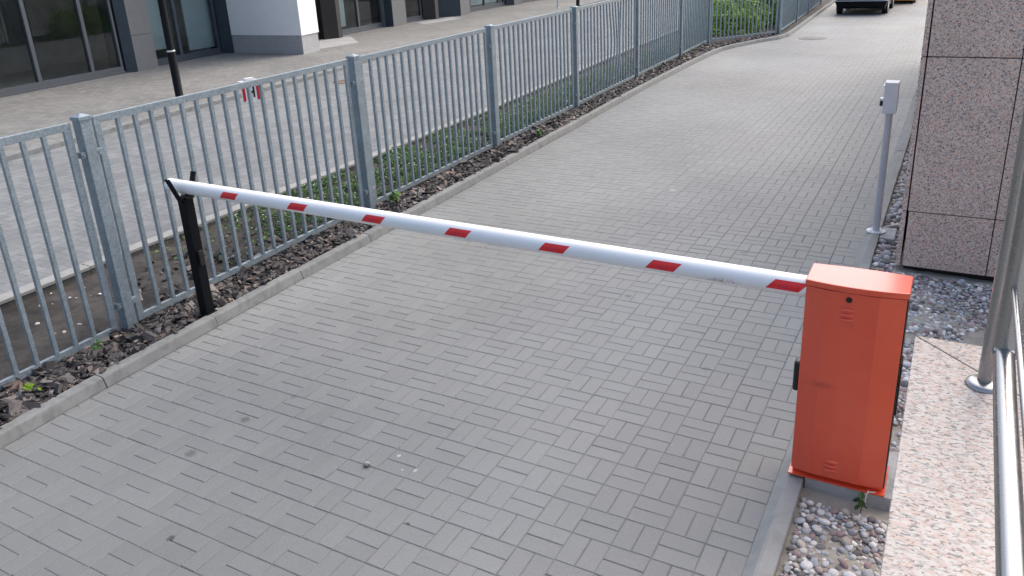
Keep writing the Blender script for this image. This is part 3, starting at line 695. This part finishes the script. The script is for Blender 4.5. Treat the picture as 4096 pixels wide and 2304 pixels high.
# ------------------------------------------------------------------ granite building on the right
gb = empty('granite_building', (1.52, 3.41, 0), 'pink-brown granite clad building corner beside the driveway', 'building')
mb = MB(); mb.box(1.575, 3.47, -.05, 11, 15.9, 3.75); mb.build('wall_core', M['blackcol'], gb)
def cladding():
    m = MB(); rows = [(.060, .5275), (.5355, 1.757), (1.765, 2.985), (2.993, 3.8)]
    for r, (a, b) in enumerate(rows):
        x = 1.5585 if r else 1.567
        e = 2.162; first = True
        while x < 10.9:
            m.box(x, 3.404, a, e, 3.444, b, .0015); x = e+.008; e = min(11, x+.607)
        y = 3.404
        while y < 15.8:
            y1 = min(15.9, y+1.2); m.box(1.513, y, a, 1.548, y1, b, .0015); y = y1+.008
    return m
cladding().build('cladding', M['granite'], gb)

# ------------------------------------------------------------------ terrace wall with granite coping, and the handrail on it
tw = empty('terrace_wall', (1.76, -.5, 0), 'granite topped terrace wall at the right edge of the photo', 'wall')
ZC = 1.30
mb = MB(); mb.prism([(1.765, -7), (1.765, -.515), (7, -.515), (7, -.90), (2.15, -.90), (2.15, -7)], -.05, ZC-.035); mb.build('wall', M['granite'], tw)
mb = MB(); mb.prism([(1.745, -7), (1.745, -.497), (2.172, -.924), (2.172, -7)], ZC-.035, ZC); c1 = mb.build('coping', M['coping'], tw)
mb = MB(); mb.prism([(1.7485, -.4935), (7, -.4935), (7, -.924), (2.179, -.924)], ZC-.035, ZC); c2 = mb.build('coping', M['coping'], tw)
for c in (c1, c2):
    bv = c.modifiers.new('bevel', 'BEVEL'); bv.width = .003; bv.segments = 2
M['grout'] = simple('dark_mastic', (.05, .05, .052), .8)
mb = MB(); mb.prism([(1.7465, -.4975), (1.7495, -.4945), (2.1795, -.9245), (2.1765, -.9275)], ZC-.03, ZC-.0015); mb.build('joint', M['grout'], tw)
struct(sheet('terrace_floor', [(2.15, -7), (7, -7), (7, -.9), (2.15, -.9)], ZC-.16, M['pad']))
hr = empty('handrail', (1.958, -.779, ZC), 'brushed stainless steel tube handrail fixed on the granite coping', 'handrail')
mb = MB(); mb.tube((1.958, -.779, ZC), (1.958, -.779, 2.30), .0212, 28); p1 = mb.build('post', M['steel'], hr)
mb = MB(); mb.lathe((1.958, -.779, ZC), [(.054, 0), (.054, .004), (.050, .011), (.038, .017), (.0225, .019)], 40); mb.build('base_flange', M['steel'], p1)
mb = MB(); px, py, pz = 1.925, -1.55, 1.80
mb.tube((px, py, pz), (px, py, 2.28), .0242, 28)
mb.tube((px, py, pz), (px, py-.012, pz-.008), .0255, 28)
mb.build('post', M['steel'], hr)
mb = MB(); mb.path([(px, py-.004, pz-.004), (px, py-.2, pz-.02), (px, -5.2, pz-.2)], .0215, 28); mb.build('rail', M['steel'], hr)
mb = MB(); mb.path([(px, py+.0, 2.28), (px+.005, py+.3, 2.285), (1.958, -.779, 2.30)], .0212, 20); mb.build('rail', M['steel'], hr)
for z in (1.96, 2.135):
    mb = MB(); mb.path([(px-.004, py, z), (px-.004, -5.2, z-.1)], .006, 12); mb.build('bar', M['steel'], hr)
mb = MB(); mb.tube((px+.022, -2.36, ZC), (px+.022, -2.36, 2.30), .0212, 24); mb.build('post', M['steel'], hr)

# ------------------------------------------------------------------ galvanised fence
PH = [(-.075, 1.705), (2.99, 1.705), (5.90, 1.70), (8.80, 1.70), (11.95, 1.70), (15.1, 1.70)]
def px_(y): return -3.575-.027*y
posts = [(px_(y), y) for y, h in PH]+[(-4.06, 17.75), (-2.68, 19.95), (-2.80, 23.2), (-2.90, 25.9), (-3.12, 30.0)]
posts = [(px_(-3.15), -3.15)]+posts
fence = empty('metal_fence', (-3.6, 0, .05), 'galvanised steel bar fence with square posts between the driveway and the street', 'fence')
PW = .043
def post_mb():
    m = MB(); m.box(-PW, -PW, -.25, PW, PW, 1.628, .004); return m
def cap_mb():
    m = MB(); w_ = .050; z = 1.625
    vs = [(-w_, -w_, z-.012), (w_, -w_, z-.012), (w_, w_, z-.012), (-w_, w_, z-.012), (-w_, -w_, z+.012), (w_, -w_, z+.012), (w_, w_, z+.012), (-w_, w_, z+.012), (0, 0, z+.034)]
    m.add(vs, [(0, 3, 2, 1), (0, 1, 5, 4), (1, 2, 6, 5), (2, 3, 7, 6), (3, 0, 4, 7), (4, 5, 8), (5, 6, 8), (6, 7, 8), (7, 4, 8)]); return m
def bracket_mb(s, z):
    m = MB()
    if 1:
        m.box(-.018, s*(PW-.002) if s > 0 else -PW-.034, z-.022, .030, PW+.055 if s > 0 else -(PW-.002), z+.022, .002)
        m.tube((.029, s*(PW+.015), z), (.038, s*(PW+.015), z), .009, 10)
    return m
pm = post_mb().build('post', M['galv']); cm = cap_mb().build('post_cap', M['galv']); brs = [bracket_mb(s, z).build('bracket', M['galv']) for s in (1, -1) for z in (1.37, .20)]
for i, (x, y) in enumerate(posts):
    def nxt(a, b): return math.atan2(posts[b][1]-posts[a][1], posts[b][0]-posts[a][0])-PI/2
    a_in = nxt(max(i-1, 0), max(i, 1)); a_out = nxt(min(i, len(posts)-2), min(i+1, len(posts)-1))
    q = pm if i == 0 else pm.copy()
    if i: col.objects.link(q)
    q.parent = fence; q.location = (x+3.6, y, .04-.0); q.rotation_euler = (0, 0, (a_in+a_out)/2 if abs(a_in-a_out) < .5 else a_in)
    for ch in [cm]+brs:
        c = ch if i == 0 else ch.copy()
        if i: col.objects.link(c)
        c.parent = q; c.location = (0, 0, 0)
def panel_mb(Lp, bend=False, nb=17):
    """frame and bars, local: along +y from 0 to Lp, road side is +x"""
    m = MB(); h0, h1 = .035, 1.645; fx = .013; fr = .054
    m.box(-fx, 0, h1-fr, fx, Lp, h1, .003); m.box(-fx, 0, h0, fx, Lp, h0+fr, .003)
    m.box(-fx, 0, h0+fr-.001, fx, fr, h1-fr+.001, .003); m.box(-fx, Lp-fr, h0+fr-.001, fx, Lp, h1-fr+.001, .003)
    w_ = .0143
    for k in range(nb):
        y = fr+(Lp-2*fr)*(k+1)/(nb+1); ns = 14 if bend else 1; vs = []
        amp = (.035*math.exp(-((k-10)/3.6)**2)) if bend else 0; amp *= (1 if k < 13 else -1.2)
        for s in range(ns+1):
            t = s/ns; z = h0+fr-.002+(h1-h0-2*fr+.004)*t; dy = amp*math.sin(PI*t)**2*(1+.5*math.sin(7*t+k)); dx = amp*.6*math.sin(PI*t)
            vs += [(-w_+dx, y-w_+dy, z), (w_+dx, y-w_+dy, z), (w_+dx, y+w_+dy, z), (-w_+dx, y+w_+dy, z)]
        m.add(vs, [(s*4+j, s*4+(j+1) % 4, (s+1)*4+(j+1) % 4, (s+1)*4+j) for s in range(ns) for j in range(4)])
    return m
for i in range(len(posts)-1):
    p, q = Vector(posts[i]), Vector(posts[i+1]); d = q-p; Lp = d.length-2*(PW+.046); ang = math.atan2(d.y, d.x)-PI/2
    st = p+d.normalized()*(PW+.046); nb = max(5, int(round((Lp-.1)/.158)))
    o = panel_mb(Lp, i == 4, nb).build('fence_panel', M['galv'], loc=(0, 0, 0)); o.parent = fence
    o.location = (st.x+3.6, st.y, .05-.05+.012*(1 if i else .4)); o.rotation_euler = (0, 0, ang)
    # panels hang on the road side of the post middle
    o.location.x -= .012*math.cos(ang); o.location.y -= .012*math.sin(ang)
for o in list(fence.children): o.location.z += 0.0

# ------------------------------------------------------------------ sign behind the fence
sg = empty('hydrant_sign', (-4.7, 2.53, .06), 'small white sign with red frame and black H on a thin pole behind the fence', 'sign')
mb = MB(); mb.tube((-4.72, 2.535, .04), (-4.72, 2.535, 1.505), .021, 14); mb.build('pole', M['greytube'], sg)
R45 = Matrix.Rotation(math.radians(-22), 3, 'Z')
def plate(hw, hh, y0, y1, zc=1.40):
    m = MB(); m.box(-4.69+y0, 2.53-hw, zc-hh, -4.69+y1, 2.53+hw, zc+hh, 0, math.radians(-18), (-4.69, 2.53, 0)); return m
pl = plate(.105, .105, 0, .004).build('plate', M['signwhite'], sg)
m = MB()
for a in (-1, 1):
    m.box(-4.6855, 2.53+a*.078-.015, 1.310, -4.683, 2.53+a*.078+.015, 1.49, 0, math.radians(-18), (-4.69, 2.53, 0))
m.box(-4.6856, 2.467, 1.465, -4.6831, 2.593, 1.49, 0, math.radians(-18), (-4.69, 2.53, 0))
m.build('red_frame', M['signred'], pl)
m = MB()
for a in (-1, 1): m.box(-4.6855, 2.53+a*.032-.010, 1.34, -4.683, 2.53+a*.032+.010, 1.45, 0, math.radians(-18), (-4.69, 2.53, 0))
m.box(-4.6855, 2.508, 1.385, -4.683, 2.552, 1.41, 0, math.radians(-18), (-4.69, 2.53, 0)); m.build('letter', M['signblack'], pl)
m = MB(); m.box(-4.74, 2.42, 1.507, -4.66, 2.63, 1.517, 0, math.radians(-18), (-4.69, 2.53, 0)); m.box(-4.72, 2.48, 1.5175, -4.68, 2.58, 1.545, .006, math.radians(-18), (-4.69, 2.53, 0)); m.build('clamp', M['signwhite'], sg)

# ------------------------------------------------------------------ lamps and pole by the shops
def lamp(x, y, label):
    e = empty('street_lamp', (x, y, .22), label, 'street lamp', 'street lamps along the pavement')
    m = MB(); m.lathe((x, y, .22), [(.13, 0), (.13, .012), (.09, .016), (.075, .03), (.075, .9), (.068, .92), (.062, 3.0), (.05, 5.0)], 22); m.build('pole', M['black'], e)
    m = MB(); m.lathe((x, y, 1.145), [(.0765, 0), (.078, .002), (.078, .028), (.0765, .03)], 22)
    if label.startswith('black lamp post with'): m.build('band', M['silver'], e)
    m = MB(); m.tube((x, y, 5.2), (x+.7, y, 5.45), .03, 12); m.box(x+.5, y-.12, 5.40, x+1.1, y+.12, 5.48, .02); m.build('lamp_head', M['black'], e)
def lampb(x, y, label):
    lamp(x, y, label)
lampb(-11.26, 6.82, 'black lamp post with a silver band in front of the dark shop windows')
lampb(-12.62, 28.5, 'black lamp post foot farther up the pavement, just above a fence post')
mb = MB(); mb.tube((-13.07, 27.46, .22), (-13.07, 27.46, 3.0), .035, 12); mb.box(-13.05, 27.26, 2.5, -13.045, 27.66, 2.9); mb.lathe((-13.07, 27.46, .22), [(.07, 0), (.07, .02), (.04, .03)], 14)
tag(mb.build('sign_pole', M['greytube']), 'thin pale grey sign pole on the far pavement', 'pole')

# ------------------------------------------------------------------ shop building across the street
sb = empty('office_building', (-16.2, 12, .22), 'modern building with anthracite glazed shopfronts and a white wing wall', 'building')
ZG, ZH = .22, 4.2
def bay(p, q, mulls, sill=.0, glass_off=.05, door=False, name='window'):
    """shopfront from plan p to q: outer sill, frame, mullions at fractions, glass behind"""
    p, q = Vector(p), Vector(q); d = (q-p).normalized(); n = Vector((-d.y, d.x)); n = n if n.x < 0 else -n   # n points into the building
    L_ = (q-p).length; m = MB()
    def blk(s0, s1, t0, t1, z0, z1):
        a = [p+d*s0+n*t0, p+d*s1+n*t0, p+d*s1+n*t1, p+d*s0+n*t1]; m.prism([(v.x, v.y) for v in a], z0, z1)
    blk(0, L_, 0, .10, ZG-.02, ZG+.055)                       # threshold
    blk(0, L_, .05, .15, ZG+.055, ZG+.17)                     # bottom rail
    blk(0, L_, .05, .15, ZH-.2, ZH)
    for f in mulls: blk(L_*f-.045, L_*f+.045, .052, .152, ZG+.17, ZH-.2)
    for f in (0.0, 1.0): blk(max(0, L_*f-.06), min(L_, L_*f+.06), .054, .154, ZG+.17, ZH-.2)
    fr = m.build(name, M['anth'], sb)
    m = MB(); a = [p+n*.10, q+n*.10, q+n*.106, p+n*.106]; m.prism([(v.x, v.y) for v in a], ZG+.16, ZH-.19); m.build('pane', M['glass'], fr)
    return fr
bay((-15.42, 2.2), (-15.60, 4.2), (.5,))
bay((-15.61, 4.3), (-16.20, 9.30), (.14, .545, .825))
mb = MB()
mb.prism([(-16.22, 9.34), (-16.08, 9.55), (-16.75, 9.75), (-16.9, 9.4)], ZG-.02, ZH); mb.build('pillar_side', M['darkpanel'], sb)
def panelcol(a, b, depth, joint=.87, mat='panel'):
    m = MB(); a, b = Vector(a), Vector(b); d = (b-a).normalized(); n = Vector((-d.y, d.x)); n = n if n.x < 0 else -n
    c = [a, b, b+n*depth, a+n*depth]; P = [(v.x, v.y) for v in c]
    m.prism(P, ZG-.02, ZG+joint); m.prism(P, ZG+joint+.008, ZH); return m
panelcol((-16.08, 9.555), (-16.08, 10.16), .7).build('pillar', M['panel'], sb)
bay((-16.40, 10.2), (-16.72, 12.85), (.44,))
mb = MB(); mb.prism([(-16.74, 12.86), (-16.42, 13.0), (-17.2, 13.2), (-17.2, 12.86)], ZG-.02, ZH); mb.build('pillar_side', M['darkpanel'], sb)
# white wing wall on a stone plinth
mb = MB(); mb.prism([(-16.45, 13.02), (-13.80, 13.02), (-13.96, 13.84), (-16.6, 13.84)], ZG-.02, ZG+.50); mb.build('plinth', M['plinth'], sb)
mb = MB(); mb.prism([(-16.45, 13.0), (-13.77, 13.0), (-13.93, 13.86), (-16.6, 13.86)], ZG+.503, ZH+2); mb.build('wing_wall', M['render'], sb)
def door_(p, q):
    f = bay(p, q, (), name='door'); p, q = Vector(p), Vector(q); d = (q-p).normalized()
    c = p+d*.18; m = MB(); m.tube((c.x+.06, c.y, ZG+.75), (c.x+.06, c.y, ZG+1.25), .014, 10)
    for z in (.82, 1.18): m.tube((c.x-.06, c.y, ZG+z), (c.x+.06, c.y, ZG+z), .010, 8)
    m.build('handle', M['silver'], f)
door_((-16.5, 13.9), (-16.15, 16.15))
panelcol((-15.85, 16.2), (-15.62, 16.62), .6, 1.2).build('black_pillar', M['blackcol'], sb)
panelcol((-15.615, 16.625), (-15.60, 16.78), .5, 1.2).build('pillar_edge', M['bronze'], sb)
bay((-15.98, 16.9), (-16.33, 19.95), (.50,))
panelcol((-16.3, 19.97), (-15.99, 20.02), .6, 1.2).build('pillar_side', M['darkpanel'], sb)
panelcol((-15.985, 20.03), (-16.15, 21.05), .6).build('pillar', M['panel'], sb)
door_((-16.5, 21.1), (-16.38, 22.45))
panelcol((-16.38, 22.46), (-16.02, 22.76), .6, 1.2).build('black_pillar', M['blackcol'], sb)
panelcol((-16.015, 22.765), (-16.02, 22.99), .5, 1.2).build('pillar_edge', M['bronze'], sb)
panelcol((-16.5, 23.3), (-15.69, 24.05), .6, 1.2).build('pillar_side', M['darkpanel'], sb)
panelcol((-15.685, 24.06), (-15.80, 24.95), .6).build('pillar', M['panel'], sb)
bay((-16.20, 25.2), (-16.33, 28.85), (.16, .5, .86))
panelcol((-16.33, 28.9), (-16.05, 29.14), .6, 1.2).build('pillar_side', M['darkpanel'], sb)
panelcol((-16.045, 29.15), (-16.0, 29.8), .6).build('pillar', M['panel'], sb)
bay((-16.2, 29.85), (-16.2, 36), (.25, .5, .75))
mb = MB(); mb.box(-20.2, 2, ZG-.02, -20, 36, ZH); mb.box(-20, 2, ZG-.02, -16.9, 2.2, ZH); mb.build('interior_wall', M['inside'], sb)
mb = MB(); mb.box(-20, 2.2, ZG-.03, -16.6, 36, ZG+.0); mb.build('interior_floor', M['floorin'], sb)
mb = MB(); mb.box(-20.2, 1.5, ZH, -15.3, 36, ZH+4); mb.build('upper_storey', M['render'], sb)
for q in ((-16.98, 10.3, ZG+.35, -16.95, 11.22, ZH), (-17.02, 11.95, ZG+.2, -16.98, 12.85, ZH), (-16.75, 17.3, ZG+.2, -16.70, 18.3, ZH), (-16.7, 25.4, ZG+.2, -16.65, 28.6, ZH)):
    mb = MB(); mb.box(*q); mb.build('blind', M['blind'], sb)

# ------------------------------------------------------------------ bushes behind the fence corner
def bush(c, rx, ry, rz, n, label, base):
    e = empty('shrub', (c[0], c[1], .05), label, 'shrub')
    d = rng.normal(size=(n, 3)); d /= np.linalg.norm(d, axis=1)[:, None]; d[:, 2] = np.abs(d[:, 2])
    lump = .55+.62*vnoise(d[:, 0]*3.6+c[0], d[:, 1]*3.6+d[:, 2]*3.4+c[1], 71)
    rad = lump*rng.uniform(.55, 1.02, n)**.6
    P = np.stack([d[:, 0]*rx*rad, d[:, 1]*ry*rad, .02+d[:, 2]*rz*rad], 1)
    N = d+rng.normal(0, .55, (n, 3))+np.array([0, 0, .5]); N /= np.linalg.norm(N, axis=1)[:, None]
    v = rng.uniform(.6, 1.3, (n, 1)); cc = np.array([base])*v; y = rng.random(n) < .3; cc[y] = np.array([base])*v[y]*np.array([2.1, 1.7, 1.4])
    o = leaves('crown', P, N, rng.uniform(.05, .11, n), cc, M['leaf']); o.parent = e
    m = MB()
    for k in range(9):
        a = rng.uniform(0, 2*PI); t = Vector((c[0]+math.cos(a)*rx*.6, c[1]+math.sin(a)*ry*.6, .05+rz*.7)); m.path([(c[0]+.1*math.cos(a), c[1]+.1*math.sin(a), .02), ((c[0]+t.x)/2, (c[1]+t.y)/2, rz*.45), t], .014, 6)
    m.build('stems', M['stem'], e)
bush((-4.35, 20.6), 1.2, 1.3, 1.25, 5200, 'bright green leafy shrub pressed against the angled fence panel', (.19, .35, .07))
bush((-3.75, 22.3), .95, 1.2, 1.55, 4200, 'darker green shrub behind the bright one at the fence corner', (.075, .17, .05))

# ------------------------------------------------------------------ weeds by the kerb
def weed(x, y, z, s, n, label, c):
    e = empty('weed', (x, y, z), label, 'weed')
    a = rng.uniform(0, 2*PI, n); P = np.stack([np.cos(a)*s*.25*rng.random(n), np.sin(a)*s*.25*rng.random(n), s*rng.uniform(.35, 1.0, n)], 1)
    N = np.stack([np.cos(a)*.6, np.sin(a)*.6, np.ones(n)], 1); N /= np.linalg.norm(N, axis=1)[:, None]
    o = leaves('leaves', P, N, s*rng.uniform(.4, .7, n), np.array([c])*rng.uniform(.8, 1.2, (n, 1)), M['leaf']); o.parent = e
    m = MB(); m.path([(x, y, z-.03), (x+.004, y, z+s*.4), (x, y+.004, z+s*.8)], .0025, 6); m.build('stem', M['stem'], e)
weed(-3.36, -1.02, .08, .085, 7, 'yellow-green seedling in the bark chips at the left frame edge', (.20, .34, .02))
weed(-3.30, -.98, .08, .06, 6, 'small bright seedling beside the larger one at the left edge', (.16, .30, .03))
weed(-3.46, -.42, .08, .075, 9, 'green weed in the bark in front of the first whole fence post', (.07, .20, .04))
weed(-3.52, 3.25, .08, .12, 26, 'bushy green weed in the bark just beyond the second whole fence post', (.08, .19, .03))
weed(1.612, .135, .01, .085, 6, 'dark green weed at the foot of the concrete pad under the cabinet', (.05, .11, .03))
weed(-3.42, 6.6, .08, .10, 16, 'green weed between kerb and fence halfway up the driveway', (.08, .2, .03))
mb = MB(); P = [(-.006, -.012, 0)]
bvv, bff = ico(2)
mb.add([(-.862+v[0]*.020*(1+.2*math.sin(5*v[1])), -.602+v[1]*.017, .014+v[2]*.015) for v in bvv], [tuple(f) for f in bff], False); 
tag(mb.build('stone', M['stone'], loc=(-.862, -.602, .0)), 'small rough grey stone lying alone on the driveway paving', 'stone')

# ------------------------------------------------------------------ cars at the far end
def car(name, x, y, wd, label, paint, lg=4.0, clear=.20, bz=.46, trim='bumpedge'):
    e = empty(name, (x, y, 0), label, 'car'); h = wd/2
    def loft(sections):
        m = MB(); n = len(sections[0]); vs = [p for s in sections for p in s]
        m.add(vs, [(i*n+k, (i+1)*n+k, (i+1)*n+(k+1) % n, i*n+(k+1) % n) for i in range(len(sections)-1) for k in range(n)], True)
        m.add(sections[0], [tuple(range(n))]); m.add(sections[-1], [tuple(range(n-1, -1, -1))]); return m
    def sec(yy, z0, z1, hw, top): # rounded hexagon section
        return [(x-hw*.94, yy, z0), (x+hw*.94, yy, z0), (x+hw, yy, z0+(z1-z0)*.35), (x+hw*.98, yy, z0+(z1-z0)*.7), (x+top, yy, z1), (x-top, yy, z1), (x-hw*.98, yy, z0+(z1-z0)*.7), (x-hw, yy, z0+(z1-z0)*.35)]
    b = [sec(y+.02, min(.40, bz-.02), .84, h*.95, h*.84), sec(y+.12, min(.26, bz-.03), .90, h*.99, h*.88), sec(y+.6, .22, .92, h, h*.90), sec(y+lg*.5, .2, .93, h, h*.9), sec(y+lg*.72, .2, .90, h, h*.88), sec(y+lg-.25, .24, .74, h*.97, h*.8), sec(y+lg, .34, .62, h*.88, h*.7)]
    body = loft(b).build('body', M[paint], e)
    for md in ('bevel',):
        bv = body.modifiers.new(md, 'BEVEL'); bv.width = .03; bv.segments = 2; bv.limit_method = 'ANGLE'; bv.angle_limit = math.radians(30)
    cab = [sec(y+.30, .90, .95, h*.88, h*.82), sec(y+.62, .90, 1.36, h*.88, h*.66), sec(y+lg*.45, .90, 1.42, h*.88, h*.68), sec(y+lg*.58, .90, 1.34, h*.88, h*.66), sec(y+lg*.74, .90, .93, h*.88, h*.8)]
    loft(cab).build('cabin', M['carglass'], e)
    m = MB(); m.box(x-h*.62, y+.65, 1.40, x+h*.62, y+lg*.56, 1.44, .015); m.build('roof', M[paint], e)
    m = MB()
    m.add(*(lambda P: (P, [(0, 1, 2, 3), (7, 6, 5, 4), (0, 4, 5, 1), (1, 5, 6, 2), (2, 6, 7, 3), (3, 7, 4, 0)]))([(x-h, y-.06, bz), (x+h, y-.06, bz), (x+h*.9, y-.02, clear+.06), (x-h*.9, y-.02, clear+.06), (x-h, y+.2, bz), (x+h, y+.2, bz), (x+h*.9, y+.2, clear), (x-h*.9, y+.2, clear)]))
    bp = m.build('rear_bumper', M['bumper'], e)
    m = MB(); m.box(x-h*1.005, y-.075, bz-.012, x+h*1.005, y-.0, bz+.010, .006); m.build('bumper_trim', M[trim], bp)
    for sx in (-1, 1):
        for yy, nm in ((y+.62, 0), (y+2.6, 1)):
            m = MB(); cx_ = x+sx*(h-.10); r = .29
            m.tube((cx_-.085, yy, r), (cx_+.085, yy, r), r, 28); wl = m.build('wheel', M['tyre'], e)
            m = MB(); m.tube((cx_+sx*.080, yy, r), (cx_+sx*.090, yy, r), r*.6, 20); m.build('rim', M['silver'], wl)
        m = MB(); m.box(x+sx*h*.62-.16, y+.0, .60, x+sx*h*.62+.16, y+.06, .76, .01); m.build('tail_light', M['lampred'], e)
        m = MB(); m.box(x+sx*(h*.86)-.05, y-.03, clear-.02, x+sx*(h*.86)+.05, y+.1, clear+.06, .01); m.build('mud_flap', M['bumper'], e)
    m = MB(); m.tube((x-h*.58, y-.06, clear-.02), (x-h*.58, y+.3, clear-.02), .028, 14); m.build('exhaust_pipe', M['silver'], e)
car('parked_car', -1.265, 26.0, 1.62, 'dark bumpered reddish-brown car seen from behind at the end of the driveway', 'carred')
car('parked_car', -.64, 30.35, 1.56, 'orange car farther up, partly behind the reddish-brown car', 'caror', bz=.13, clear=.035, trim='caror')
